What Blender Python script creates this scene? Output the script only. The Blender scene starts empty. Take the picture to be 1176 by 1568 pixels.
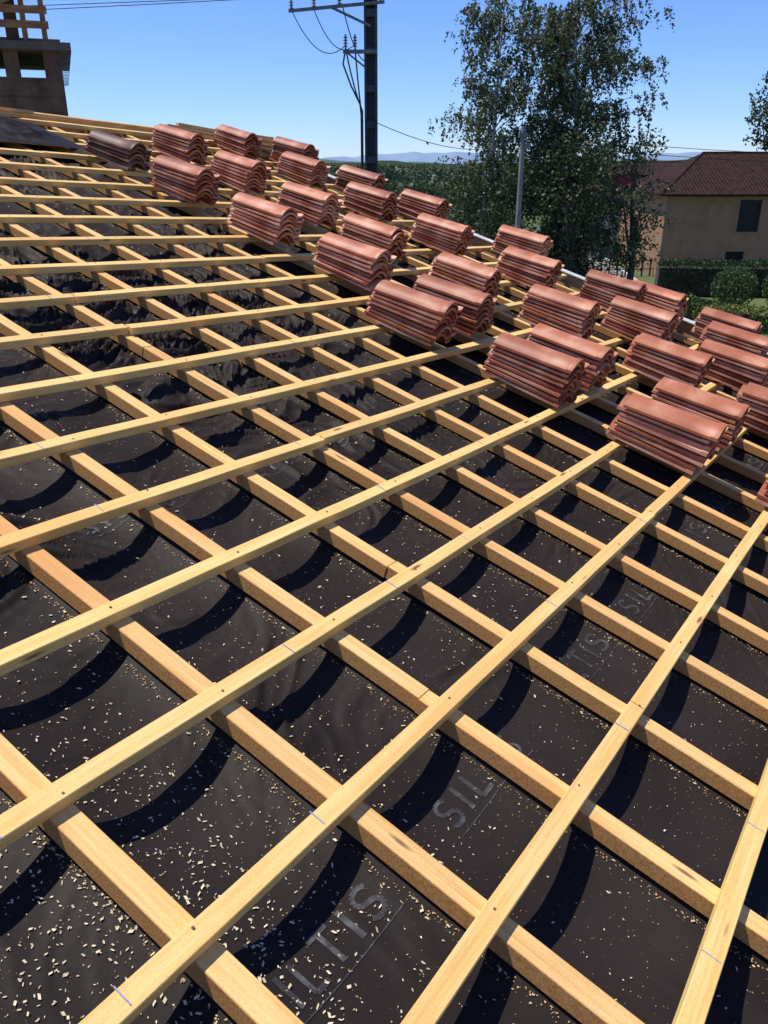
import bpy, math, random
import numpy as np
from mathutils import Matrix, Vector
random.seed(7); rng=np.random.default_rng(7)
sc=bpy.context.scene
sc.view_settings.view_transform='Standard'; sc.view_settings.look='None'; sc.view_settings.exposure=0
H=7.5           # eye height above the ground
S=1.35          # eye distance from the roof plane
PITCH=math.radians(23.1)

# ------------------------------------------------------------------ helpers
def mesh_np(name,V,F,mats=None,smooth=False,parent=None,mat_idx=None):
    V=np.asarray(V,dtype=np.float32); F=np.asarray(F,dtype=np.int32)
    me=bpy.data.meshes.new(name)
    me.vertices.add(len(V)); me.vertices.foreach_set('co',V.ravel())
    k=F.shape[1]; n=len(F)
    me.loops.add(n*k); me.loops.foreach_set('vertex_index',F.ravel())
    me.polygons.add(n)
    me.polygons.foreach_set('loop_start',np.arange(0,n*k,k,dtype=np.int32))
    me.polygons.foreach_set('loop_total',np.full(n,k,dtype=np.int32))
    me.polygons.foreach_set('use_smooth',np.full(n,bool(smooth)))
    if mat_idx is not None: me.polygons.foreach_set('material_index',np.asarray(mat_idx,dtype=np.int32))
    me.update(calc_edges=True)
    if mats is not None:
        for m in (mats if isinstance(mats,(list,tuple)) else [mats]): me.materials.append(m)
    ob=bpy.data.objects.new(name,me); sc.collection.objects.link(ob)
    if parent: ob.parent=parent
    return ob
def empty(name):
    e=bpy.data.objects.new(name,None); sc.collection.objects.link(e); e.empty_display_size=.2; return e
def vnoise(x,y,seed=0):
    xi=np.floor(x).astype(np.int64); yi=np.floor(y).astype(np.int64)
    fx=x-xi; fy=y-yi; fx=fx*fx*(3-2*fx); fy=fy*fy*(3-2*fy)
    def hsh(a,b):
        n=(a*374761393+b*668265263+seed*982451653)&0xffffffff
        n=((n^(n>>13))*1274126177)&0xffffffff
        return ((n^(n>>16))&0xffff)/65535.0
    return (hsh(xi,yi)*(1-fx)+hsh(xi+1,yi)*fx)*(1-fy)+(hsh(xi,yi+1)*(1-fx)+hsh(xi+1,yi+1)*fx)*fy
class Boxes:
    def __init__(s): s.V=[];s.F=[];s.M=[]
    def add(s,x0,x1,y0,y1,z0,z1,m=0):
        b=len(s.V)
        s.V+= [(x0,y0,z0),(x1,y0,z0),(x1,y1,z0),(x0,y1,z0),(x0,y0,z1),(x1,y0,z1),(x1,y1,z1),(x0,y1,z1)]
        s.F+= [tuple(b+i for i in f) for f in ((0,3,2,1),(4,5,6,7),(0,1,5,4),(1,2,6,5),(2,3,7,6),(3,0,4,7))]
        s.M+= [m]*6
    def beam(s,a,b,w,t,m=0):
        a=Vector(a);b=Vector(b);d=(b-a).normalized()
        up=Vector((0,0,1)) if abs(d.z)<.9 else Vector((1,0,0))
        r=d.cross(up).normalized()*w/2; q=d.cross(r).normalized()*t/2
        n=len(s.V)
        for p in (a,b):
            for c in (-r-q,r-q,r+q,-r+q): s.V.append(tuple(p+c))
        s.F+=[tuple(n+i for i in f) for f in ((0,3,2,1),(4,5,6,7),(0,1,5,4),(1,2,6,5),(2,3,7,6),(3,0,4,7))]
        s.M+=[m]*6
    def make(s,name,mats,parent=None): return mesh_np(name,s.V,s.F,mats,False,parent,s.M)
def tubes(polys,sides=6):
    V=[];F=[]
    for pts,rad in polys:
        pts=[Vector(p) for p in pts]; base=len(V)
        for i,p in enumerate(pts):
            d=(pts[min(i+1,len(pts)-1)]-pts[max(i-1,0)]).normalized()
            u=d.cross(Vector((.31,.87,.38))).normalized(); w=d.cross(u)
            r=rad[i] if hasattr(rad,'__len__') else rad
            for k in range(sides):
                a=2*math.pi*k/sides; V.append(tuple(p+(u*math.cos(a)+w*math.sin(a))*r))
        for i in range(len(pts)-1):
            for k in range(sides):
                k2=(k+1)%sides
                F.append((base+i*sides+k,base+i*sides+k2,base+(i+1)*sides+k2,base+(i+1)*sides+k))
    return V,F

# ------------------------------------------------------------------ materials
def newmat(name):
    m=bpy.data.materials.new(name); m.use_nodes=True; nt=m.node_tree
    return m,nt,nt.nodes['Principled BSDF']
def N(nt,t,**kw):
    n=nt.nodes.new(t)
    for k,v in kw.items(): setattr(n,k,v)
    return n
def ramp(nt,stops):
    r=nt.nodes.new('ShaderNodeValToRGB'); e=r.color_ramp.elements
    while len(e)<len(stops): e.new(.5)
    for i,(p,c) in enumerate(stops): e[i].position=p; e[i].color=(*c,1)
    return r
def noise_mat(name,cols,scale=(1,1,1),nscale=4,rough=.8,bump=0,bdist=.01,detail=4,spec=.3,island=0.0):
    m,nt,b=newmat(name); L=nt.links
    tc=N(nt,'ShaderNodeTexCoord'); mp=N(nt,'ShaderNodeMapping'); mp.inputs['Scale'].default_value=scale
    L.new(tc.outputs['Object'],mp.inputs['Vector'])
    no=N(nt,'ShaderNodeTexNoise'); no.inputs['Scale'].default_value=nscale; no.inputs['Detail'].default_value=detail; no.inputs['Roughness'].default_value=.6
    L.new(mp.outputs[0],no.inputs['Vector'])
    n=len(cols); r=ramp(nt,[(.3+.4*i/max(1,n-1),c) for i,c in enumerate(cols)])
    L.new(no.outputs['Fac'],r.inputs[0]); out=r.outputs[0]
    if island>0:
        g=N(nt,'ShaderNodeNewGeometry'); mr=N(nt,'ShaderNodeMapRange'); mr.inputs['To Min'].default_value=1-island; mr.inputs['To Max'].default_value=1+island
        L.new(g.outputs['Random Per Island'],mr.inputs['Value'])
        h=N(nt,'ShaderNodeHueSaturation'); L.new(mr.outputs[0],h.inputs['Value']); L.new(out,h.inputs['Color']); out=h.outputs[0]
    L.new(out,b.inputs['Base Color']); b.inputs['Roughness'].default_value=rough; b.inputs['Specular IOR Level'].default_value=spec
    if bump:
        bp=N(nt,'ShaderNodeBump'); bp.inputs['Strength'].default_value=bump; bp.inputs['Distance'].default_value=bdist
        L.new(no.outputs['Fac'],bp.inputs['Height']); L.new(bp.outputs[0],b.inputs['Normal'])
    return m
def wood_mat(name,along,cols,orange=(.5,.2,.06)):
    m,nt,b=newmat(name); L=nt.links
    tc=N(nt,'ShaderNodeTexCoord'); oi=N(nt,'ShaderNodeObjectInfo')
    cb=N(nt,'ShaderNodeMath',operation='MULTIPLY'); cb.inputs[1].default_value=37.0; L.new(oi.outputs['Random'],cb.inputs[0])
    va=N(nt,'ShaderNodeVectorMath',operation='ADD'); L.new(tc.outputs['Object'],va.inputs[0]); L.new(cb.outputs[0],va.inputs[1])
    def mp(s):
        q=N(nt,'ShaderNodeMapping'); q.inputs['Scale'].default_value=s; L.new(va.outputs[0],q.inputs['Vector']); return q
    s=(1.6,45,45) if along=='u' else (45,1.6,45)
    g=N(nt,'ShaderNodeTexNoise'); g.inputs['Scale'].default_value=2.0; g.inputs['Detail'].default_value=5; g.inputs['Distortion'].default_value=.5
    L.new(mp(s).outputs[0],g.inputs['Vector'])
    r=ramp(nt,[(.25,cols[0]),(.5,cols[1]),(.75,cols[2])]); L.new(g.outputs['Fac'],r.inputs[0])
    g2=N(nt,'ShaderNodeTexNoise'); g2.inputs['Scale'].default_value=1.0; g2.inputs['Detail'].default_value=2
    L.new(mp((1.3,6,6) if along=='u' else (6,1.3,6)).outputs[0],g2.inputs['Vector'])
    r2=ramp(nt,[(.50,(0,0,0)),(.72,(.7,.7,.7))]); L.new(g2.outputs['Fac'],r2.inputs[0])
    mx=N(nt,'ShaderNodeMix',data_type='RGBA'); L.new(r2.outputs[0],mx.inputs['Factor']); L.new(r.outputs[0],mx.inputs['A']); mx.inputs['B'].default_value=(*orange,1)
    vo=N(nt,'ShaderNodeTexVoronoi'); vo.inputs['Scale'].default_value=1.0
    L.new(mp((3.0,15,15) if along=='u' else (15,3.0,15)).outputs[0],vo.inputs['Vector'])
    r3=ramp(nt,[(.05,(1,1,1)),(.12,(0,0,0))]); L.new(vo.outputs['Distance'],r3.inputs[0])
    mx2=N(nt,'ShaderNodeMix',data_type='RGBA'); L.new(r3.outputs[0],mx2.inputs['Factor']); L.new(mx.outputs['Result'],mx2.inputs['A']); mx2.inputs['B'].default_value=(.28,.12,.045,1)
    g4=N(nt,'ShaderNodeTexNoise'); g4.inputs['Scale'].default_value=260; g4.inputs['Detail'].default_value=1; L.new(tc.outputs['Object'],g4.inputs['Vector'])
    mr=N(nt,'ShaderNodeMapRange'); mr.inputs['From Min'].default_value=.3; mr.inputs['From Max'].default_value=.7; mr.inputs['To Min'].default_value=.9; mr.inputs['To Max'].default_value=1.06
    L.new(g4.outputs['Fac'],mr.inputs['Value'])
    mr2=N(nt,'ShaderNodeMapRange'); mr2.inputs['To Min'].default_value=.88; mr2.inputs['To Max'].default_value=1.06; L.new(oi.outputs['Random'],mr2.inputs['Value'])
    mm=N(nt,'ShaderNodeMath',operation='MULTIPLY'); L.new(mr.outputs[0],mm.inputs[0]); L.new(mr2.outputs[0],mm.inputs[1])
    h=N(nt,'ShaderNodeHueSaturation'); L.new(mm.outputs[0],h.inputs['Value']); L.new(mx2.outputs['Result'],h.inputs['Color'])
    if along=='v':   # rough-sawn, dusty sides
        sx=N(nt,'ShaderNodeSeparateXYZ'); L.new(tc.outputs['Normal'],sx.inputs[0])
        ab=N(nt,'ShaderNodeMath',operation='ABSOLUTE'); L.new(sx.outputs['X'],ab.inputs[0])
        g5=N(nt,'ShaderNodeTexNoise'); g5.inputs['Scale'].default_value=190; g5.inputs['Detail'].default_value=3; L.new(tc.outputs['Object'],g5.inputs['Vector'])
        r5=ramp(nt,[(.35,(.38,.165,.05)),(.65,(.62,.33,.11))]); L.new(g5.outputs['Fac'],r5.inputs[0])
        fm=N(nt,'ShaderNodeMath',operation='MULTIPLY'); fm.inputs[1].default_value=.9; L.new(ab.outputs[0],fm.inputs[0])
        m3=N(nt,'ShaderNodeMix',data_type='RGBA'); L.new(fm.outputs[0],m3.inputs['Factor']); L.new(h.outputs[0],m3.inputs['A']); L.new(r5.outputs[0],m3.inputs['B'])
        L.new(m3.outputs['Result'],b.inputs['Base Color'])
    else: L.new(h.outputs[0],b.inputs['Base Color'])
    b.inputs['Roughness'].default_value=.6; b.inputs['Specular IOR Level'].default_value=.3
    return m
M_lath=wood_mat('pine_batten','u',[(.78,.44,.12),(.87,.56,.195),(.91,.66,.28)],(.82,.42,.12))
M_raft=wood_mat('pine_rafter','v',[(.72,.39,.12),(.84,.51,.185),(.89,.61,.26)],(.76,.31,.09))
M_plank=noise_mat('plank',[(.45,.26,.1),(.7,.46,.2)],(1,1,8),3)
M_chip=noise_mat('wood_chips',[(.6,.48,.3),(.78,.68,.5)],nscale=30,rough=.9,island=.25)
M_dust=noise_mat('sawdust',[(.5,.3,.12),(.66,.45,.2)],nscale=60,rough=.95,island=.2)
M_nail=noise_mat('nail_steel',[(.08,.07,.06),(.14,.12,.1)],nscale=50,rough=.5)
M_mark=noise_mat('pencil_blue',[(.25,.3,.5),(.42,.42,.5)],nscale=80,rough=.8)
M_print=noise_mat('printed_ink',[(.022,.02,.02),(.045,.043,.045),(.12,.12,.125)],nscale=28,rough=.6)
M_verge=noise_mat('verge_white',[(.42,.41,.38),(.7,.69,.66)],nscale=9,rough=.7)
M_mem,nt,b=newmat('underlay_membrane'); L=nt.links
tc=N(nt,'ShaderNodeTexCoord')
n1=N(nt,'ShaderNodeTexNoise'); n1.inputs['Scale'].default_value=2.2; n1.inputs['Detail'].default_value=4; L.new(tc.outputs['Object'],n1.inputs['Vector'])
r=ramp(nt,[(.3,(.018,.013,.0115)),(.7,(.033,.025,.0225))]); L.new(n1.outputs['Fac'],r.inputs[0])
L.new(r.outputs[0],b.inputs['Base Color'])
rr=N(nt,'ShaderNodeMapRange'); rr.inputs['To Min'].default_value=.46; rr.inputs['To Max'].default_value=.64; L.new(n1.outputs['Fac'],rr.inputs['Value']); L.new(rr.outputs[0],b.inputs['Roughness'])
b.inputs['Specular IOR Level'].default_value=.10
n2=N(nt,'ShaderNodeTexNoise'); n2.inputs['Scale'].default_value=22; n2.inputs['Detail'].default_value=3; L.new(tc.outputs['Object'],n2.inputs['Vector'])
bp=N(nt,'ShaderNodeBump'); bp.inputs['Strength'].default_value=.25; bp.inputs['Distance'].default_value=.006; L.new(n2.outputs['Fac'],bp.inputs['Height']); L.new(bp.outputs[0],b.inputs['Normal'])
def tile_mat(name,c0,c1,dusty):
    m,nt,b=newmat(name); L=nt.links
    tc=N(nt,'ShaderNodeTexCoord'); g=N(nt,'ShaderNodeNewGeometry'); oi=N(nt,'ShaderNodeObjectInfo')
    n=N(nt,'ShaderNodeTexNoise'); n.inputs['Scale'].default_value=5; n.inputs['Detail'].default_value=5
    va=N(nt,'ShaderNodeVectorMath',operation='ADD'); L.new(tc.outputs['Object'],va.inputs[0]); L.new(oi.outputs['Random'],va.inputs[1]); L.new(va.outputs[0],n.inputs['Vector'])
    r=ramp(nt,[(.26,c0),(.58,c1),(.82,dusty)]); 
    ad=N(nt,'ShaderNodeMath',operation='MULTIPLY_ADD'); ad.inputs[1].default_value=.45; L.new(g.outputs['Random Per Island'],ad.inputs[0]); 
    sb=N(nt,'ShaderNodeMath',operation='SUBTRACT'); sb.inputs[1].default_value=.17; L.new(n.outputs['Fac'],sb.inputs[0]); L.new(sb.outputs[0],ad.inputs[2])
    L.new(ad.outputs[0],r.inputs[0]); 
    mr=N(nt,'ShaderNodeMapRange'); mr.inputs['To Min'].default_value=.8; mr.inputs['To Max'].default_value=1.22; L.new(oi.outputs['Random'],mr.inputs['Value'])
    h=N(nt,'ShaderNodeHueSaturation'); L.new(mr.outputs[0],h.inputs['Value']); L.new(r.outputs[0],h.inputs['Color'])
    L.new(h.outputs[0],b.inputs['Base Color']); b.inputs['Roughness'].default_value=.48; b.inputs['Specular IOR Level'].default_value=.35
    n2=N(nt,'ShaderNodeTexNoise'); n2.inputs['Scale'].default_value=150; L.new(tc.outputs['Object'],n2.inputs['Vector'])
    bp=N(nt,'ShaderNodeBump'); bp.inputs['Strength'].default_value=.2; bp.inputs['Distance'].default_value=.001; L.new(n2.outputs['Fac'],bp.inputs['Height']); L.new(bp.outputs[0],b.inputs['Normal'])
    return m
M_tile=tile_mat('clay_tile',(.24,.062,.028),(.42,.138,.066),(.64,.34,.215))
M_tile_old=tile_mat('old_clay_tile',(.08,.035,.022),(.16,.07,.045),(.4,.24,.16))
def leaf_mat(name,c0,c1,c2):
    m,nt,b=newmat(name); L=nt.links
    g=N(nt,'ShaderNodeNewGeometry'); r=ramp(nt,[(0,c0),(.55,c1),(1,c2)]); L.new(g.outputs['Random Per Island'],r.inputs[0])
    L.new(r.outputs[0],b.inputs['Base Color']); b.inputs['Roughness'].default_value=.5; b.inputs['Specular IOR Level'].default_value=.3
    tr=N(nt,'ShaderNodeBsdfTranslucent'); L.new(r.outputs[0],tr.inputs['Color']); ms=N(nt,'ShaderNodeMixShader'); ms.inputs[0].default_value=.3
    L.new(b.outputs[0],ms.inputs[1]); L.new(tr.outputs[0],ms.inputs[2]); L.new(ms.outputs[0],nt.nodes['Material Output'].inputs[0])
    return m
M_leaf_b=leaf_mat('birch_leaves',(.045,.06,.025),(.09,.115,.045),(.18,.195,.11))
M_leaf_d=leaf_mat('dark_leaves',(.022,.04,.014),(.05,.075,.026),(.10,.12,.05))
M_leaf_h=leaf_mat('hedge_leaves',(.014,.03,.01),(.028,.055,.016),(.05,.09,.028))
M_leaf_r=leaf_mat('bush_leaves',(.03,.055,.015),(.055,.095,.028),(.1,.15,.05))
M_leaf_y=leaf_mat('yellow_hedge_leaves',(.08,.12,.02),(.16,.2,.04),(.26,.3,.07))
M_leaf_f=leaf_mat('far_leaves',(.03,.05,.025),(.05,.08,.035),(.08,.11,.05))
M_bark_w=noise_mat('birch_bark',[(.12,.11,.1),(.55,.53,.5),(.68,.66,.62)],(3,3,9),2,rough=.8)
M_bark=noise_mat('bark',[(.05,.035,.025),(.12,.09,.07)],(4,4,1),4,rough=.9)

# ------------------------------------------------------------------ roof frame of reference
cp,sp=math.cos(PITCH),math.sin(PITCH)
def c2w(v): return Vector((v[0], cp*v[2]-sp*v[1], -sp*v[2]-cp*v[1]))
d1=c2w((.5561,-.2733,.7849)).normalized(); d2=c2w((-.7889,-.4709,.3949)); d2=(d2-d1*d2.dot(d1)).normalized()
nn=d1.cross(d2).normalized()
if nn.z<0: nn=-nn
CAM=Vector((0,0,H)); O=CAM-nn*S
RM=Matrix(((d1.x,d2.x,nn.x,O.x),(d1.y,d2.y,nn.y,O.y),(d1.z,d2.z,nn.z,O.z),(0,0,0,1)))
roof=empty('roof_under_construction'); roof.matrix_world=RM
U0,U1=-2.6,5.63*S; V0,V1=-3.2,5.2*S
PU=.3125*S*1.024; UO=.53*S*1.024; PV=.281*S; VO=.068*S
RW=.054; LW=.045; LT=.034; RT=.046
raft_u=[UO+PU*k for k in range(-8,18) if U0<UO+PU*k<U1-.05]
lath_v=[VO+PV*k for k in range(-9,19) if V0<VO+PV*k<V1-.05]
def sstep(a,b,x): t=np.clip((x-a)/(b-a),0,1); return t*t*(3-2*t)
def fbm(x,y,s): return .6*vnoise(x,y,s)+.28*vnoise(x*2.1+5.3,y*2.1+1.7,s+1)+.12*vnoise(x*4.3+2.1,y*4.3+7.9,s+2)
def mem(u,v):
    u=np.asarray(u,float); v=np.asarray(v,float)
    q=(u-UO)/PU; k=np.floor(q); x=q-k
    sag=.024+.050*vnoise(k*3.7+.5,v*1.3,3)
    skew=.22*(vnoise(k*1.9+.5,v*1.7,4)-.5)
    xs_=np.clip(x+skew*4*x*(1-x)*.5,0,1)
    arch=(4*xs_*(1-xs_))
    z=-(LT+RT)+.001-sag*arch**.75
    env=np.minimum(1,4*x*(1-x)*1.5)
    w=.26+1.0*sstep(1.0,2.6,v*.9+1.6-.5*u)          # more rucked higher up / left
    w=w*(.15+1.3*sstep(.3,.75,fbm(u*1.6+9,v*1.6,5)))
    wu=u+.22*(fbm(u*2.3,v*2.3,71)-.5); wv=v+.22*(fbm(u*2.3+11,v*2.3+4,75)-.5)
    th_=2.2*(fbm(u*.9,v*.9,8)-.5)
    a=wu*np.cos(th_)+wv*np.sin(th_); c=wv*np.cos(th_)-wu*np.sin(th_)
    r1=1-np.abs(2*fbm(a*6.5,c*1.5,11)-1)
    r2=1-np.abs(2*fbm(a*1.6,c*8,14)-1)
    r3=1-np.abs(2*fbm(a*13,c*4,17)-1)
    m2=sstep(.42,.6,vnoise(u*.9+4,v*.9,31))
    z=z+env*w*(.034*r1**6*(1-m2)+.036*r2**6*m2+.010*r3**5-.008)
    return z
def axis(a,b,fa,fb,f,c):
    p=[a]
    while p[-1]<b: p.append(p[-1]+(f if fa<p[-1]<fb else c))
    p[-1]=b; return np.array(p)
ua=axis(U0,U1,.2,4.2,.0095,.024); va=axis(V0,V1,-.8,3.6,.0095,.028)
UU,VV=np.meshgrid(ua,va,indexing='ij'); ZZ=mem(UU,VV)
nu,nv=UU.shape; idx=np.arange(nu*nv).reshape(nu,nv)
F=np.stack([idx[:-1,:-1].ravel(),idx[1:,:-1].ravel(),idx[1:,1:].ravel(),idx[:-1,1:].ravel()],1)
mesh_np('underlay_membrane',np.stack([UU.ravel(),VV.ravel(),ZZ.ravel()],1),F,M_mem,True,roof)
def timber(name,ax,s,e,c,w,top,th,mat,skew=0.0):
    n=max(2,int((e-s)/.22)); V=[];F=[]; ch=.0018
    ph=random.random()*50
    for i in range(n+1):
        p=s+(e-s)*i/n
        o=c+skew*(i/n-.5)+.0035*math.sin(p*1.3+ph)+.001*random.uniform(-1,1); t=top+.0012*random.uniform(-1,1); ww=w*(1+.015*random.uniform(-1,1))/2
        for a,b in ((-ww+ch,t),(ww-ch,t),(ww,t-ch),(ww,t-th+ch),(ww-ch,t-th),(-ww+ch,t-th),(-ww,t-th+ch),(-ww,t-ch)):
            V.append((p,o+a,b) if ax=='u' else (o+a,p,b))
    for i in range(n):
        for k in range(8):
            k2=(k+1)%8; f=(i*8+k,i*8+k2,(i+1)*8+k2,(i+1)*8+k); F.append(f if ax=='v' else f[::-1])
    for base,flip in ((0,ax=='u'),(n*8,ax!='u')):
        for f in ((0,1,2,7),(7,2,3,6),(6,3,4,5)):
            f=tuple(base+j for j in f); F.append(f if not flip else f[::-1])
    return mesh_np(name,V,F,mat,False,roof)
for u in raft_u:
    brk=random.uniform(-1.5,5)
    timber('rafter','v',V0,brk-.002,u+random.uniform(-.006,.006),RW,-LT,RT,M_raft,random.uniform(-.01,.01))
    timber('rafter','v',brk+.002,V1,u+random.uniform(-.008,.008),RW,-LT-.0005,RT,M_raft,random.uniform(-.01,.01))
for i,v in enumerate(lath_v):
    k=round((v-VO)/PV)
    br=UO+PU*(3 if k==0 else random.choice([-4,4,6,8,10]))
    timber('batten','u',U0,br-.0015,v+random.uniform(-.005,.005),LW,0,LT,M_lath,random.uniform(-.014,.014))
    timber('batten','u',br+.0015,U1,v+random.uniform(-.006,.006),LW,0.0005,LT,M_lath,random.uniform(-.014,.014))
nb=Boxes(); mk=Boxes()
for u in raft_u:
    for v in lath_v:
        if random.random()<.85:
            a=u+random.uniform(-.012,.012); c=v+random.uniform(-.008,.008); nb.add(a-.0024,a+.0024,c-.0024,c+.0024,-.002,.0022)
for v in lath_v:
    u=UO-PU*.35
    while u<U1:
        if random.random()<.4:
            a=u+random.uniform(-.05,.05); mk.add(a-.0011,a+.0011,v-.02,v+.02,-.0015,.0021)
        u+=PU
nb.make('nail_heads',M_nail,roof); mk.make('layout_marks',M_mark,roof)
def glyph(ch):
    if ch=='S':
        p=[]
        for i in range(11): a=math.radians(30+i*24); p.append((.5+.42*math.cos(a),.74+.24*math.sin(a)))
        for i in range(11): a=math.radians(90-i*24); p.append((.5+.42*math.cos(a),.26+.24*math.sin(a)))
        return [p],1
    if ch=='I': return [[(.25,0),(.25,1)]],.5
    if ch=='L': return [[(.15,1),(.15,0),(.85,0)]],.95
    if ch=='T': return [[(0,1),(1,1)],[(.5,1),(.5,0)]],1.05
    return [],.5
TVv=[];TFf=[]
def strip(p,q,w):
    p=np.array(p);q=np.array(q); L_=np.linalg.norm(q-p); n=max(1,int(L_/.006)); d=(q-p)/L_; nr=np.array([-d[1],d[0]])*w/2
    b0=len(TVv)
    for i in range(n+1):
        c=p+(q-p)*i/n
        for s_ in (-1,0,1): TVv.append(c+nr*s_)
    for i in range(n):
        for j in (0,1): a=b0+3*i+j; TFf.append((a,a+1,a+4,a+3))
for v0 in (-1.12,.27,1.66,3.05):
    u=.70+random.uniform(0,.08)
    while u<5.5:
        x=u; hh=.075
        for ch in 'SILTIS':
            gl,wd=glyph(ch)
            for pl_ in gl:
                for a,b_ in zip(pl_[:-1],pl_[1:]): strip((x+a[0]*.055,v0+a[1]*hh),(x+b_[0]*.055,v0+b_[1]*hh),.012)
            x+=wd*.055+.018
        strip((u,v0-.02),(x,v0-.02),.003)
        u=x+.27
T2=np.array(TVv); TZ=mem(T2[:,0],T2[:,1])+.0018
mesh_np('printed_lettering',np.stack([T2[:,0],T2[:,1],TZ],1),TFf,M_print,False,roof)
def chips(name,n,fu,fv,smin,smax,asp,mat,zoff=.0025,tilt=.35):
    u=fu(n); v=fv(n)
    keep=(u>U0)&(u<U1)&(v>V0)&(v<V1); u=u[keep]; v=v[keep]
    z=mem(u,v)+zoff
    x=((u-UO)/PU)%1; off=np.minimum(x,1-x)*PU
    k=off>RW/2+.002; u=u[k];v=v[k];z=z[k]; n=len(u)
    a=rng.uniform(0,2*np.pi,n); l=rng.uniform(smin,smax,n)*rng.choice([1,1,1.5],n)/2; w=l*rng.uniform(asp[0],asp[1],n)
    du=np.stack([np.cos(a),np.sin(a),rng.uniform(-tilt,tilt,n)],1)*l[:,None]; dv=np.stack([-np.sin(a),np.cos(a),rng.uniform(-tilt,tilt,n)],1)*w[:,None]
    P=np.stack([u,v,z+l*tilt*.7],1)
    V=np.stack([P-du-dv*.3,P+du*.5-dv,P+du+dv*.4,P-du*.4+dv],1).reshape(-1,3)
    return mesh_np(name,V,np.arange(4*n).reshape(n,4),mat,False,roof)
def gauss(c,s): return lambda n: rng.normal(c,s,n)
def uni(a,b): return lambda n: rng.uniform(a,b,n)
chips('wood_chips',1300,uni(.2,2.6),uni(-1,1.4),.003,.008,(.25,.6),M_chip)
chips('wood_chips',1900,gauss(.66,.28),gauss(.55,.32),.003,.009,(.25,.6),M_chip)
chips('wood_chips',3600,uni(.4,5.5),uni(.2,5.5),.004,.010,(.25,.6),M_chip)
chips('fine_sawdust',12000,uni(.2,3.2),uni(-1,3),.001,.0026,(.5,1),M_dust)
ru=np.array(raft_u)
def near_r(n): return rng.choice(ru,n)-RW/2-np.abs(rng.normal(0,.010,n))-.002
chips('sawdust_drift',30000,near_r,uni(-1,4.5),.0015,.004,(.5,1),M_dust)
chips('sawdust_drift',3500,near_r,uni(-1,5),.004,.008,(.3,.6),M_chip)
bx=Boxes()
bx.add(U1+.002,U1+.03,V0,V1,-.25,.012,0); bx.add(U1-.02,U1+.10,V0,V1,.0145,.022,1); bx.add(U1+.031,U1+.115,V0,V1,-.2,-.02,1)
bx.add(U0,U1+.03,V1,V1+.05,-.16,.035,0); bx.add(U0,U1,V0-.03,V0-.002,-.25,.0,0)
bx.make('verge_and_ridge_boards',[M_plank,M_verge],roof)
th=math.asin(d2.z)
M_render=noise_mat('rendered_wall',[(.35,.28,.2),(.45,.37,.28)],nscale=3,rough=.9,bump=.2)
def L2W(u,v,n): return RM@Vector((u,v,n))
c=[L2W(U0,V0+.3,-.2),L2W(U1-.02,V0+.3,-.2),L2W(U1-.02,V1,-.2),L2W(U0,V1,-.2)]
r2=Vector((d2.x,d2.y,0)).normalized()
back=[c[3]+r2*6-Vector((0,0,6*math.tan(th))),c[2]+r2*6-Vector((0,0,6*math.tan(th)))]
ring=[c[0],c[1],c[2],back[1],back[0],c[3]]
Vb=[tuple(p) for p in ring]+[(p.x,p.y,0) for p in ring]
me=bpy.data.meshes.new('building_body'); me.from_pydata(Vb,[],[(i,(i+1)%6,(i+1)%6+6,i+6) for i in range(6)]+[(2,3,4,5)]); me.materials.append(M_render)
bb=bpy.data.objects.new('house_walls_below_roof',me); sc.collection.objects.link(bb)
uu,vv=np.meshgrid(np.linspace(2.9,4.75,130),np.linspace(6.0,6.75,60),indexing='ij')
ex=np.minimum(1,np.minimum((uu-2.9)/.3,(4.75-uu)/.5))*np.minimum(1,np.minimum((vv-6.0)/.25,(6.75-vv)/.15))
zz=.004+ex*(.05*(1-np.abs(2*vnoise(uu*4,vv*5,91)-1))**1.3+.05*(1-np.abs(2*vnoise(uu*9+vv*3,vv*9,92)-1)))
nu,nv=uu.shape; idx=np.arange(nu*nv).reshape(nu,nv)
F=np.stack([idx[:-1,:-1].ravel(),idx[1:,:-1].ravel(),idx[1:,1:].ravel(),idx[:-1,1:].ravel()],1)
o_=mesh_np('crumpled_membrane',np.stack([uu.ravel(),vv.ravel(),zz.ravel()],1),F,M_mem,True); o_.matrix_world=RM

# ------------------------------------------------------------------ tile stacks
TL,TW=.46,.24
def tile_prof(x):
    if x<.014: return .010
    if x<.182: return .010+.050*math.sin(math.pi*(x-.014)/.168)**.75
    if x<.222: return .004
    return .004+.014*(x-.222)/.018
xs=[0,.007,.0135]+[.014+.168*i/16 for i in range(1,16)]+[.1825,.195,.21,.2215,.231,.24]
def tile_geo():
    ys=[0,.012,.03,.035,.15,.3,.42,.46]
    V=[];F=[];nx=len(xs);ny=len(ys); T=.012
    for s in (0,1):
        for j,y in enumerate(ys):
            sc_=1-.05*y/TL
            lift=.004 if y<.032 else 0
            for x in xs: V.append((TW/2+(x-TW/2)*sc_,y,tile_prof(x)*(1-.06*y/TL)+(lift if s==0 else 0)-(T if s else 0)+T))
    o=nx*ny
    for j in range(ny-1):
        for i in range(nx-1):
            a=j*nx+i; F.append((a,a+1,a+nx+1,a+nx)); F.append((o+a,o+a+nx,o+a+nx+1,o+a+1))
    for i in range(nx-1):
        F.append((i,i+o,i+1+o,i+1)); a=(ny-1)*nx+i; F.append((a,a+1,a+1+o,a+o))
    for j in range(ny-1):
        a=j*nx; F.append((a,a+nx,a+nx+o,a+o)); a=j*nx+nx-1; F.append((a,a+o,a+nx+o,a+nx))
    return np.array(V),np.array(F)
TV,TF=tile_geo()
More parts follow.
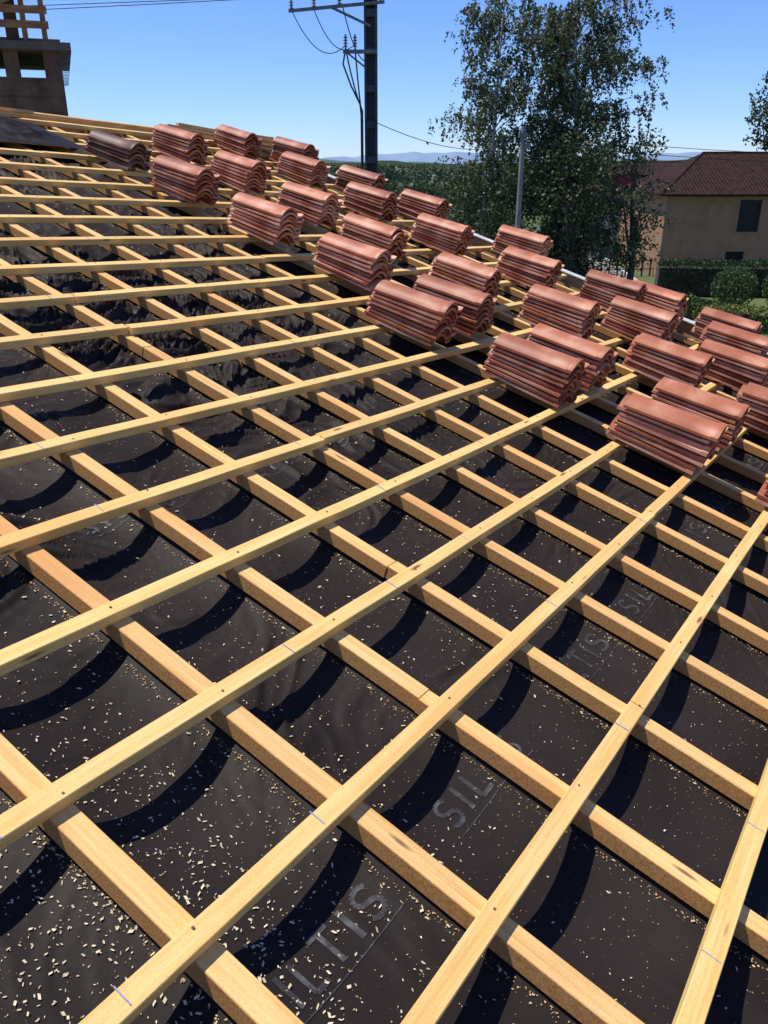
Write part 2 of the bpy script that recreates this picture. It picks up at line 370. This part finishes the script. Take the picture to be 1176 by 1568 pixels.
def stack_mesh(nt_,seed):
    r=random.Random(seed); VV=[];FF=[];z=0;tilt=0
    for i in range(nt_):
        V=TV.copy(); a=r.uniform(-.022,.022); ox=r.uniform(-.008,.008); oy=r.uniform(-.017,.017)
        ca,sa=math.cos(a),math.sin(a); x=V[:,0]-TW/2; y=V[:,1]-TL/2
        V[:,0]=x*ca-y*sa+TW/2+ox; V[:,1]=x*sa+y*ca+TL/2+oy
        V[:,2]+=z-tilt*(V[:,1]-TL/2)
        VV.append(V); FF.append(TF+len(TV)*i)
        z+=.0242+r.uniform(-.0008,.0018); tilt+=.010
    return np.concatenate(VV),np.concatenate(FF)
def tile_stack(u,v,var,n=8,mat=None,rot=0,name='roof_tile_stack'):
    V,F=stack_mesh(n,var)
    ob=mesh_np(name,V,F,mat or M_tile,True)
    try: ob.data.set_sharp_from_angle(angle=math.radians(38))
    except Exception: pass
    ob.matrix_world=RM@Matrix.Translation((u*S,v*S,.014))@Matrix.Rotation(rot,4,'Z')
    return ob
pos=[(2.90,.335),(3.29,.33),(2.92,.90),(3.27,.906),(2.91,1.485),(3.28,1.495),(3.256,2.07),(3.28,2.68),(3.34,3.33),
(3.9,.64),(3.92,1.235),(3.93,1.81),(3.93,2.43),(3.98,2.97),(4.03,3.60),(4.12,4.22),
(4.38,.424),(4.46,.985),(4.72,1.80),(4.68,2.42),(4.78,3.08),(4.92,3.82),(5.05,4.60),
(4.97,1.33),(5.29,1.15),(5.33,2.15),(5.33,3.0),(5.33,3.57),(5.33,4.25),(4.97,.55),(5.33,.68),(3.84,.09),(2.94,-.225),(3.34,-.24),(4.38,-.12)]
for i,(u,v) in enumerate(pos):
    tile_stack(u,v,100+i,random.choice([8,8,9,8,7]) if i>8 else 8,rot=random.uniform(-.05,.05))
tile_stack(3.42,3.97,300,6,M_tile_old,.1)

# ------------------------------------------------------------------ ground and surroundings
M_ground=noise_mat('grass_and_fields',[(.05,.08,.025),(.09,.12,.04),(.16,.16,.07)],nscale=.02,rough=.95,detail=10)
R=9000
mesh_np('ground',[(-R,-R,0),(R,-R,0),(R,R,0),(-R,R,0)],[(0,1,2,3)],M_ground)
M_road=noise_mat('asphalt_gravel',[(.16,.145,.125),(.25,.23,.2)],nscale=1.5,rough=.95,detail=8)
mesh_np('road',[(9,44,.004),(15.5,40,.004),(21,95,.004),(14,95,.004)],[(0,1,2,3)],M_road)
kb=Boxes(); kb.beam((15.6,40,.06),(21.1,95,.06),.14,.12); kb.make('road_kerb',M_verge)
def hills(name,Y,zt,amp,fx,col,seed,x0=-6000,x1=6000,w=600):
    X=np.linspace(x0,x1,500); 
    hgt=zt+amp*(vnoise(X*fx,X*0,seed)+.5*vnoise(X*fx*2.7,X*0,seed+1)+.25*vnoise(X*fx*7,X*0,seed+2)-.85)
    hgt=np.maximum(hgt,1)
    A=np.stack([X,np.full_like(X,Y),X*0-1],1);B=np.stack([X,np.full_like(X,Y+w*.5),hgt],1);C=np.stack([X,np.full_like(X,Y+w),X*0-1],1)
    n=len(X); V=np.concatenate([A,B,C]); i=np.arange(n-1)
    F=np.concatenate([np.stack([i,i+1,i+1+n,i+n],1),np.stack([i+n,i+1+n,i+1+2*n,i+2*n],1)])
    mesh_np(name,V,F,col,True)
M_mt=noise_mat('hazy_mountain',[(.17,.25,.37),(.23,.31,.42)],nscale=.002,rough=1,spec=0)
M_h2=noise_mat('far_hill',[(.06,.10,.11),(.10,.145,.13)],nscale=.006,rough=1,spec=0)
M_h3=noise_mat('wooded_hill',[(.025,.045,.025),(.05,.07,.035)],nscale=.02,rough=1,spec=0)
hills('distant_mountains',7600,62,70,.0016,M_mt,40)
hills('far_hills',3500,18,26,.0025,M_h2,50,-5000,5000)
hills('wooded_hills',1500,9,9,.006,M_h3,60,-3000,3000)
def leaf_quads(P,size,rng_):
    n=len(P); a=rng_.normal(size=(n,3)); a/=np.linalg.norm(a,axis=1)[:,None]
    b=rng_.normal(size=(n,3)); b-=a*(a*b).sum(1)[:,None]; b/=np.linalg.norm(b,axis=1)[:,None]
    s=(size*rng_.uniform(.6,1.25,n))[:,None]
    V=np.stack([P-a*s*.6,P+b*s*.38,P+a*s*.6,P-b*s*.38],1).reshape(-1,3)
    return V,np.arange(4*n).reshape(n,4)
def cloud(clumps,per,size,rng_):
    out=[]
    for (x,y,z,rx,ry,rz) in clumps:
        n=max(8,int(per*rx*rz))
        d=rng_.normal(size=(n,3)); d/=np.linalg.norm(d,axis=1)[:,None]
        rad=rng_.uniform(.55,1.08,n)**.8
        out.append(np.array([x,y,z])+d*rad[:,None]*np.array([rx,ry,rz]))
    P=np.concatenate(out); P[:,2]=np.maximum(P[:,2],.03)
    return leaf_quads(P,size,rng_)
rg=np.random.default_rng(3); cl=[]
for i in range(2200):
    Y=float(rg.choice([rg.uniform(130,260),rg.uniform(260,600),rg.uniform(600,1100)],p=[.35,.35,.3])); X=rg.uniform(-.3,.62)*Y
    if vnoise(np.array([X*.012]),np.array([Y*.012]),77)[0]<.38: continue
    if Y<180 and X<-.05*Y: continue
    h=rg.uniform(2.2,3.8)*(1 if Y<300 else 1.15); cl.append((X,Y,h*.85,h*rg.uniform(.7,1.4),h,h))
V,F=cloud(cl,4.0,1.3,rg); mesh_np('distant_trees',V,F,M_leaf_f)
def birch(name,base,height,prof,seed,nb_=90,lean=(0,0),leaf=M_leaf_b,size=.14,strands=11,start=.22,lpm=13):
    r=random.Random(seed); rg=np.random.default_rng(seed)
    e=empty(name); e.location=base
    def tp(t): return Vector((lean[0]*t*t+.18*math.sin(t*6+seed),lean[1]*t*t+.15*math.cos(t*5+seed),height*t))
    polys=[([tp(i/14) for i in range(15)],[max(.015,.19*(1-i/14.2)**.8) for i in range(15)])]
    tw=[]; P=[]
    for i in range(nb_):
        t=start+(1-start)*((i+r.random())/nb_)*.98
        az=r.uniform(0,2*math.pi); Lh=prof(t,az)*r.uniform(.5,1.12); el=math.radians(r.uniform(38,62))
        p=tp(max(.1,t-.10*(1-t)-.03)); pts=[p.copy()]; n=7; 
        for k in range(n):
            f=k/n; e2=el*(1-1.25*f)
            st=Lh/n/max(.45,math.cos(el*(1-1.25*.5)))*.95
            az+=r.uniform(-.18,.18)
            p=p+Vector((math.cos(az)*math.cos(e2),math.sin(az)*math.cos(e2),math.sin(e2)))*st; pts.append(p.copy())
        r0=.05*(1-t)+.018
        polys.append((pts,[max(.006,r0*(1-j/(n+.3))) for j in range(n+1)]))
        for s in range(strands):
            f=r.uniform(.3,1)*n; k=min(n-1,int(f)); q=pts[k].lerp(pts[k+1],f-k)
            q=q+Vector((r.gauss(0,.2),r.gauss(0,.2),r.gauss(.03,.13)))
            Ls=r.uniform(.5,2.0)*(.6+.5*(1-t)); dx,dy=math.cos(az)*.22+r.gauss(0,.16),math.sin(az)*.22+r.gauss(0,.16)
            m=int(Ls*lpm)+4
            ss=rg.uniform(0,1,m)
            pp=np.array(q)+np.stack([dx*ss*Ls,dy*ss*Ls,.12*ss*Ls-Ls*ss**1.5*.95],1)+rg.normal(0,.055,(m,3)); P.append(pp)
            if s%4==0: tw.append(([q,q+Vector((dx*.5*Ls,dy*.5*Ls,-.3*Ls)),q+Vector((dx*Ls,dy*Ls,-.85*Ls))],.006))
    V,F=tubes(polys,7); mesh_np('trunk_and_limbs',V,F,M_bark_w if leaf is M_leaf_b else M_bark,True,e)
    V,F=tubes(tw,3); mesh_np('twigs',V,F,M_bark,False,e)
    V,F=leaf_quads(np.concatenate(P),size,rg); mesh_np('leaves',V,F,leaf,False,e)
def profL(t,az): return 3.3*math.sin(math.pi*min(1,(1.06-t)/.95)**.8)**.7*(1.12 if math.cos(az)>0 else 1) if t<1.05 else .3
def profR(t,az):
    b=3.8*math.sin(math.pi*min(1,(1.05-t)/.98)**.75)**.62
    return b*(1.35 if math.cos(az)>0.2 and t>.45 else 1)
birch('birch_tree',(5.0,45,0),14.9,profL,11,105,(.9,0),strands=14)
birch('birch_tree',(9.8,46,0),14.7,profR,23,150,(-.5,0),strands=21,lpm=14)
def leafy(name,base,trunk_h,clumps,per,size,mat,seed):
    e=empty(name); e.location=base; rg=np.random.default_rng(seed); r=random.Random(seed)
    polys=[([(0,0,0),(.1,0,trunk_h*.5),(0,.1,trunk_h)],[.22,.17,.1])]
    for c_ in clumps[:14]:
        polys.append(([(0,0,trunk_h*.55),(c_[0]*.5,c_[1]*.5,(trunk_h*.6+c_[2])/2),(c_[0]*.9,c_[1]*.9,c_[2])],[.09,.05,.015]))
    V,F=tubes(polys,6); mesh_np('trunk_and_limbs',V,F,M_bark,True,e)
    V,F=cloud(clumps,per,size,rg); mesh_np('leaves',V,F,mat,False,e)
def mkcl(n,w,d,z0,z1,r0,r1,seed):
    r=random.Random(seed); o=[]
    for i in range(n):
        z=r.uniform(z0,z1); f=math.sqrt(max(.08,1-((z-(z0+z1)/2)/((z1-z0)/2+.6))**2)); a=r.uniform(0,6.28); q=math.sqrt(r.random())
        s=r.uniform(r0,r1); o.append((math.cos(a)*w*q*f,math.sin(a)*d*q*f,z,s,s,s*.75))
    return o
leafy('broadleaf_tree',(5.2,42,0),5,mkcl(60,2.5,1.8,.8,7.4,.5,1.1,5),150,.16,M_leaf_d,5)
leafy('broadleaf_tree',(9.2,42.5,0),6,mkcl(90,3.0,2.2,1.0,8.2,.5,1.2,6),150,.16,M_leaf_d,6)
leafy('broadleaf_tree',(12.9,44.5,0),5,mkcl(50,1.5,1.8,2.6,8.8,.4,.9,8),150,.16,M_leaf_b,8)
leafy('broadleaf_tree',(36.9,84,0),10,mkcl(90,2.9,3.2,5,15.8,.7,1.4,9),70,.3,M_leaf_d,9)
leafy('broadleaf_tree',(3.0,75,0),4,mkcl(36,3,2,1,6.2,.7,1.3,12),90,.25,M_leaf_d,12)
leafy('broadleaf_tree',(7.5,70,0),4,mkcl(40,3.4,2,1,6.6,.7,1.3,13),90,.25,M_leaf_f,13)
def hedge(name,pts,w,h,mat,seed,per=900,size=.12):
    rg=np.random.default_rng(seed); P=[]
    for (a,b) in zip(pts[:-1],pts[1:]):
        a=np.array(a,float);b=np.array(b,float);Ln=np.linalg.norm(b-a);n=int(per*Ln); t=rg.random(n)
        s=rg.choice(3,n); lat=rg.uniform(-1,1,n); z=rg.random(n)
        lat=np.where(s==0,-1,np.where(s==1,1,lat)); z=np.where(s==2,1,z)
        d=(b-a)/Ln; nrm=np.array([-d[1],d[0]])
        xy=a+(b-a)*t[:,None]+nrm*(lat*w/2)[:,None]
        bumpy=.88+.2*vnoise(xy[:,0]*1.7,xy[:,1]*1.7,seed)
        p=np.concatenate([xy,(z*h*bumpy)[:,None]],1)+rg.normal(0,.06,(n,3)); p[:,2]=np.maximum(p[:,2],.02); P.append(p)
    V,F=leaf_quads(np.concatenate(P),size,rg); e=empty(name); mesh_np('leaves',V,F,mat,False,e)
    core=Boxes()
    for a,b in zip(pts[:-1],pts[1:]): core.beam((a[0],a[1],h*.42),(b[0],b[1],h*.42),w*.85,h*.82)
    core.make('inner_branches',M_bark,e)
hedge('hedge',[(16.8,52),(20,51.5),(31,50.5)],1.3,2.0,M_leaf_h,1)
hedge('yellow_hedge',[(15.9,45.5),(16.2,42.5),(17.6,40.0),(20,38.8),(24,38.6)],1.0,1.0,M_leaf_y,2)
for (x,y,s) in ((19.6,47,1.2),(22.3,46,1.4)):
    rg=np.random.default_rng(int(x*10)); V,F=cloud([(0,0,s*.9,s,s,s*.95)],2600,.11,rg); e=empty('round_bush'); e.location=(x,y,0); mesh_np('leaves',V,F,M_leaf_r,False,e)
    V,F=tubes([([(0,0,0),(0,0,s)],.08)]); mesh_np('stem',V,F,M_bark,True,e)

# ------------------------------------------------------------------ buildings
M_wall=noise_mat('ochre_render',[(.30,.165,.088),(.40,.235,.13)],nscale=1.3,rough=.95)
M_wallw=noise_mat('white_render',[(.5,.46,.4),(.62,.58,.52)],nscale=1.2,rough=.95)
M_wallb=noise_mat('brown_render',[(.14,.085,.055),(.2,.13,.09)],nscale=1.2,rough=.95)
M_frame=noise_mat('dark_shutter',[(.04,.03,.025),(.07,.05,.04)],nscale=6,rough=.6)
M_glass=noise_mat('window_glass',[(.01,.012,.015),(.02,.022,.025)],nscale=1,rough=.3,spec=.2)
def rooftile_mat(name,c0,c1):
    m,nt,b=newmat(name); L=nt.links
    tc=N(nt,'ShaderNodeTexCoord'); w=N(nt,'ShaderNodeTexWave'); w.bands_direction='X'; w.inputs['Scale'].default_value=1.3; w.inputs['Distortion'].default_value=.3
    L.new(tc.outputs['Object'],w.inputs['Vector']); n=N(nt,'ShaderNodeTexNoise'); n.inputs['Scale'].default_value=2.5; n.inputs['Detail'].default_value=6; L.new(tc.outputs['Object'],n.inputs['Vector'])
    a=N(nt,'ShaderNodeMath',operation='MULTIPLY_ADD'); a.inputs[1].default_value=.3; L.new(w.outputs['Fac'],a.inputs[0]); L.new(n.outputs['Fac'],a.inputs[2])
    r=ramp(nt,[(.4,c0),(.85,c1)]); L.new(a.outputs[0],r.inputs[0]); L.new(r.outputs[0],b.inputs['Base Color']); b.inputs['Roughness'].default_value=.9; b.inputs['Specular IOR Level'].default_value=.1
    bp=N(nt,'ShaderNodeBump'); bp.inputs['Distance'].default_value=.08; L.new(w.outputs['Fac'],bp.inputs['Height']); L.new(bp.outputs[0],b.inputs['Normal'])
    return m
M_rt=rooftile_mat('roof_tiles_brown',(.020,.011,.009),(.062,.031,.024))
M_red=rooftile_mat('roof_tiles_red',(.12,.03,.025),(.2,.06,.045))
def house(name,x0,x1,y0,y1,eave,ridge,hipl,hipr,wins,wm,rm,oh=.5,rot=0):
    e=empty(name); e.location=(x0,y0,0); e.rotation_euler=(0,0,rot)
    W=x1-x0;D=y1-y0
    b=Boxes(); xs_=sorted({0,W}|{w[0]-x0 for w in wins}|{w[1]-x0 for w in wins}); zs_=sorted({0,eave}|{w[2] for w in wins}|{w[3] for w in wins})
    for i in range(len(xs_)-1):
        for j in range(len(zs_)-1):
            cx=(xs_[i]+xs_[i+1])/2+x0; cz=(zs_[j]+zs_[j+1])/2
            if any(w[0]<cx<w[1] and w[2]<cz<w[3] for w in wins): continue
            b.add(xs_[i],xs_[i+1],0,.3,zs_[j],zs_[j+1])
    b.add(0,.3,.3,D,0,eave); b.add(W-.3,W,.3,D,0,eave); b.add(.3,W-.3,D-.3,D,0,eave)
    b.make('walls',wm,e)
    f=Boxes()
    for w in wins:
        a0,a1,z0,z1=w[0]-x0,w[1]-x0,w[2],w[3]; t=.07
        f.add(a0,a0+t,.12,.2,z0,z1);f.add(a1-t,a1,.12,.2,z0,z1);f.add(a0+t,a1-t,.12,.2,z1-t,z1);f.add(a0+t,a1-t,.12,.2,z0,z0+t);f.add((a0+a1)/2-.03,(a0+a1)/2+.03,.125,.195,z0+t,z1-t)
        f.add(a0+t,a1-t,.17,.18,z0+t,z1-t,1); f.add(a0-.1,a1+.1,-.06,-.003,z0-.1,z0-.003,2)
    f.make('windows',[M_frame,M_glass,wm],e)
    o=oh; z0=eave+.02
    V=[(-o,-o,z0),(W+o,-o,z0),(W+o,D+o,z0),(-o,D+o,z0),(hipl,D/2,ridge),(W-hipr,D/2,ridge)]
    V+=[(x,y,z-.16) for x,y,z in V[:4]]
    me=bpy.data.meshes.new('roof'); me.from_pydata(V,[],[(0,1,5,4),(1,2,5),(2,3,4,5),(3,0,4),(1,0,6,7),(2,1,7,8),(3,2,8,9),(0,3,9,6),(6,9,8,7)]); me.materials.append(rm)
    ob=bpy.data.objects.new('roof',me); sc.collection.objects.link(ob); ob.parent=e
    V,F=tubes([([(-o,-o-.06,z0-.06),(W+o,-o-.06,z0-.06)],.07),([(hipl,D/2,ridge),(W-hipr,D/2,ridge)],.1),([(-o,-o,z0),(hipl,D/2,ridge)],.09)],6)
    mesh_np('gutter_and_ridge',V,F,rm,True,e)
house('ochre_house',19.4,36,60,71,5.57,8.2,4.0,4.4,[(24.5,26,3.1,5.2),(24,25.3,.8,1.8),(29.5,31,3.1,5.2),(29.5,31,.6,2.0)],M_wall,M_rt)
house('brown_house',19.5,30,78,90,6.6,7.6,2,2,[(22.6,23.8,3.6,5.0),(25,26.2,3.6,5.0),(22.4,23.8,.2,2.4)],M_wallb,M_rt,.3)
house('white_outbuilding',17.0,20.6,73,79,4.2,5.2,.5,.5,[(18.2,19.2,1.0,2.4)],M_wallw,M_rt,.3)
sg=Boxes(); sg.add(20.2,22.6,77.55,77.69,5.4,6.5); sg.make('red_awning',noise_mat('red_cloth',[(.3,.03,.03),(.4,.05,.05)],nscale=2))
for (x,y) in ((5,190),(15,230)):
    house('village_house',x,x+11,y,y+8,2.6,4.2,0,0,[(x+2,x+3,1,2.2),(x+6,x+7,1,2.2)],M_wallw,M_red)
fb=Boxes()
for i in range(12):
    x=13.6+i*.62; y=60+.12*i; fb.add(x-.05,x+.05,y-.05,y+.05,0,1.25)
fb.beam((13.6,60,1.1),(20.4,61.3,1.1),.04,.06); fb.beam((13.6,60,.5),(20.4,61.3,.5),.04,.06)
fb.make('garden_fence',M_bark)

# unfinished tower at left
M_conc=noise_mat('dark_masonry',[(.055,.036,.025),(.125,.085,.06)],nscale=5,rough=.95,bump=.5,bdist=.02,detail=8)
M_conc2=noise_mat('grey_slab',[(.06,.053,.05),(.11,.098,.09)],nscale=4,rough=.9)
M_oldw=noise_mat('weathered_timber',[(.15,.075,.04),(.32,.18,.09)],(1,1,6),3,rough=.9)
tower=empty('unfinished_tower'); tower.location=(-4.52,13,0); tower.rotation_euler=(0,0,math.radians(20))
t=Boxes(); X1=0; Y0=0; X0=-4.2; Y1=2.6; zw=8.60
t.add(X0,X1,Y0,Y1,0,zw,0)
for j in range(6):
    for i in range(9):
        o=(j%2)*.23; a0=max(X0+.01,X0+i*.47-o); a1=min(X1-.01,X0+(i+1)*.47-o-.02)
        if a1>a0+.05: t.add(a0,a1,Y0-.010,Y0-.002,zw-.02-.21*(j+1),zw-.04-.21*j,0)
for x0_,x1_ in ((-.23,0),(-.74,-.55),(-1.25,-1.06),(-2.0,-1.8),(-2.9,-2.7),(X0,X0+.2)): t.add(x0_,x1_,Y0,Y0+.2,zw,8.93,0)
for x0_,x1_ in ((-.23,0),(-2.0,-1.8),(X0,X0+.2)): t.add(x0_,x1_,Y1-.2,Y1,zw,8.93,0)
t.add(X0-.2,X1+.15,Y0-.15,Y1+.15,8.93,9.03,1)
for x in (-2.9,-1.9,-1.0,-.45,X1-.2):
    t.add(x,x+.07,Y0-.1,Y0-.03,9.03,9.95,2)
for z,o in ((9.2,0),(9.38,.03),(9.6,-.02)): t.beam((X0,Y0-.13+o,z),(X1-.1,Y0-.13+o,z+.03),.035,.09,2)
t.beam((-1.6,Y0-.2,9.08),(X1-.15,Y0-.18,9.7),.04,.07,2); t.beam((X0,Y0+.1,9.06),(X1+.02,Y0+.3,9.08),.25,.04,2)
t.add(-.66,-.5,Y0+.02,Y0+.25,9.04,9.55,0)
t.make('masonry_and_scaffold',[M_conc,M_conc2,M_oldw],tower)
M_galv=noise_mat('galvanised',[(.10,.11,.12),(.2,.21,.22)],nscale=12,rough=.4)
net=[]
for i in range(9):
    x=.005+.018*i; net.append(([(x,-.1+.01*(i%2),8.93),(x*.35+.0,-.08,8.50)],.0022))
for j in range(12):
    z=8.52+.035*j; wdt=.15*(.35+.65*(z-8.50)/.43); net.append(([(.0,-.1,z),(wdt,-.1,z+.005)],.0022))
V,F=tubes(net,4); mesh_np('wire_net',V,F,M_galv,False,tower)
pb=Boxes()
def LP(u,v,n): return tuple(RM@Vector((u,v,n)))
for i in range(7):
    pb.beam(LP(6.3+.11*i,6.95-.03*i,.06+.03*(i%3)),LP(7.5+.03*i,6.35+.05*i,.08+.035*(i%3)),.09,.03)
for i in range(4):
    pb.beam(LP(2.6,6.5+.12*i,.03+.02*(i%2)),LP(4.2+.2*i,6.45+.13*i,.05+.02*(i%2)),.1,.025)
pb.make('plank_pile',M_plank)
# utility pole
M_pole=noise_mat('aged_concrete_pole',[(.05,.05,.06),(.10,.10,.11)],(1,1,.3),4,rough=.85)
M_cable=noise_mat('cable_black',[(.015,.015,.018),(.03,.03,.035)],nscale=10,rough=.5)
M_ins=noise_mat('insulator',[(.2,.09,.05),(.3,.15,.1)],nscale=10,rough=.2,spec=.7)
up=empty('utility_pole'); up.location=(-.24,17,0)
p=Boxes()
p.add(-.12,-.075,-.16,.16,0,10.7);p.add(.075,.12,-.16,.16,0,10.7)
p.add(-.075,.075,-.04,.04,0,10.7)
for i in range(18): p.add(-.075,.075,-.155,-.04,.3+i*.6,.42+i*.6)
p.make('concrete_post',M_pole,up)
a=Boxes(); a.beam((-1.45,-.2,9.98),(.25,-.2,10.12),.05,.05); a.beam((-.7,-.19,10.04),(0,-.19,9.75),.04,.04); a.beam((-.5,-.2,9.35),(.12,-.2,9.35),.06,.06); a.beam((-.45,-.2,9.35),(-.1,-.2,9.1),.03,.03)
a.beam((-.3,-.25,10.25),(.3,-.25,10.25),.2,.05)
a.make('cross_arms',M_galv,up)
pl=[]
for x,z in ((-1.4,9.99),(-1.0,10.02),(-.55,10.06),(-.45,9.4),(-.28,9.4),(.18,10.14)):
    for k in range(4): pl.append(([(x,-.2,z+.03+k*.045),(x,-.2,z+.045+k*.045)],[.045,.03])); 
    pl.append(([(x,-.2,z),(x,-.2,z+.22)],.018))
V,F=tubes(pl,8); mesh_np('insulators',V,F,M_ins,True,up)
def sagc(a,b,s,n=16): a=Vector(a);b=Vector(b); return [a.lerp(b,i/n)-Vector((0,0,s*4*(i/n)*(1-i/n))) for i in range(n+1)]
cb=[(sagc((-1.4,-.2,10.0),(-.45,-.2,9.45),.35),.008),(sagc((-1.0,-.2,10.0),(-.3,-.2,9.45),.28),.008),(sagc((-.45,-.2,9.4),(-.16,-.16,8.4),.1),.014),(sagc((-.28,-.2,9.4),(-.15,-.18,8.2),.12),.014),([(-.17,-.18,8.4),(-.17,-.18,0.5)],.028),([(-.45,-.2,9.4),(-.5,-.2,9.15),(-.36,-.2,8.8),(-.2,-.18,8.5),(-.17,-.18,8.2)],.016),(sagc((-.5,-.2,10.1),(-.1,-.2,9.2),.2),.010)]
cb+=[(sagc((-1.4,-.2,10.2),(-40,6,10.9),.4),.007),(sagc((-1.0,-.2,10.23),(-40,6.5,11.4),.4),.007),(sagc((-.55,-.2,10.25),(-40,7,12.6),.5),.007),(sagc((.1,0,8.2),(5.1,15,8.3),.4),.008)]
V,F=tubes(cb,5); mesh_np('cables',V,F,M_cable,True,up)
sp_=empty('telephone_pole'); sp_.location=(4.95,32,0)
M_pc=noise_mat('light_concrete',[(.2,.19,.175),(.3,.285,.26)],nscale=3,rough=.9)
V,F=tubes([([(0,0,0),(0,0,8.7)],[.13,.08])],8); mesh_np('post',V,F,M_pc,True,sp_)
q=Boxes(); q.add(-.16,.16,-.14,.02,8.35,8.5); q.add(-.05,.25,-.2,-.1,8.0,8.15); q.make('brackets',M_galv,sp_)
V,F=tubes([(sagc((0,0,8.5),(30,12,8.6),.7),.012),(sagc((0,0,8.2),(31,12,8.2),.7),.012)],5); mesh_np('cables',V,F,M_cable,True,sp_)

# ------------------------------------------------------------------ light, sky, camera
sl=Vector((-.18,.58,.79)).normalized(); sd=(d1*sl.x+d2*sl.y+nn*sl.z).normalized()
sun=bpy.data.lights.new('sun','SUN'); sun.energy=5.0; sun.angle=math.radians(.53); sun.color=(1,.95,.86)
so=bpy.data.objects.new('sun',sun); sc.collection.objects.link(so); so.rotation_euler=sd.to_track_quat('Z','Y').to_euler()
w=bpy.data.worlds.new('World'); sc.world=w; w.use_nodes=True; nt=w.node_tree
sk=nt.nodes.new('ShaderNodeTexSky'); sk.sky_type='NISHITA'; sk.sun_disc=False
sk.sun_elevation=math.asin(sd.z); sk.sun_rotation=math.atan2(sd.x,sd.y); sk.altitude=400; sk.air_density=.95; sk.dust_density=0; sk.ozone_density=5
mx=nt.nodes.new('ShaderNodeMix'); mx.data_type='RGBA'; mx.blend_type='MULTIPLY'; mx.inputs['Factor'].default_value=1; mx.inputs['B'].default_value=(.78,.95,1.40,1)
nt.links.new(sk.outputs[0],mx.inputs['A']); nt.links.new(mx.outputs['Result'],nt.nodes['Background'].inputs[0]); nt.nodes['Background'].inputs[1].default_value=.12
cd=bpy.data.cameras.new('camera'); co=bpy.data.objects.new('camera',cd); sc.collection.objects.link(co)
co.location=CAM; co.rotation_euler=(math.pi/2-PITCH,0,0)
cd.sensor_fit='VERTICAL'; cd.sensor_height=36; cd.lens=36*1252/1568; cd.clip_end=20000; cd.clip_start=.05
sc.camera=co
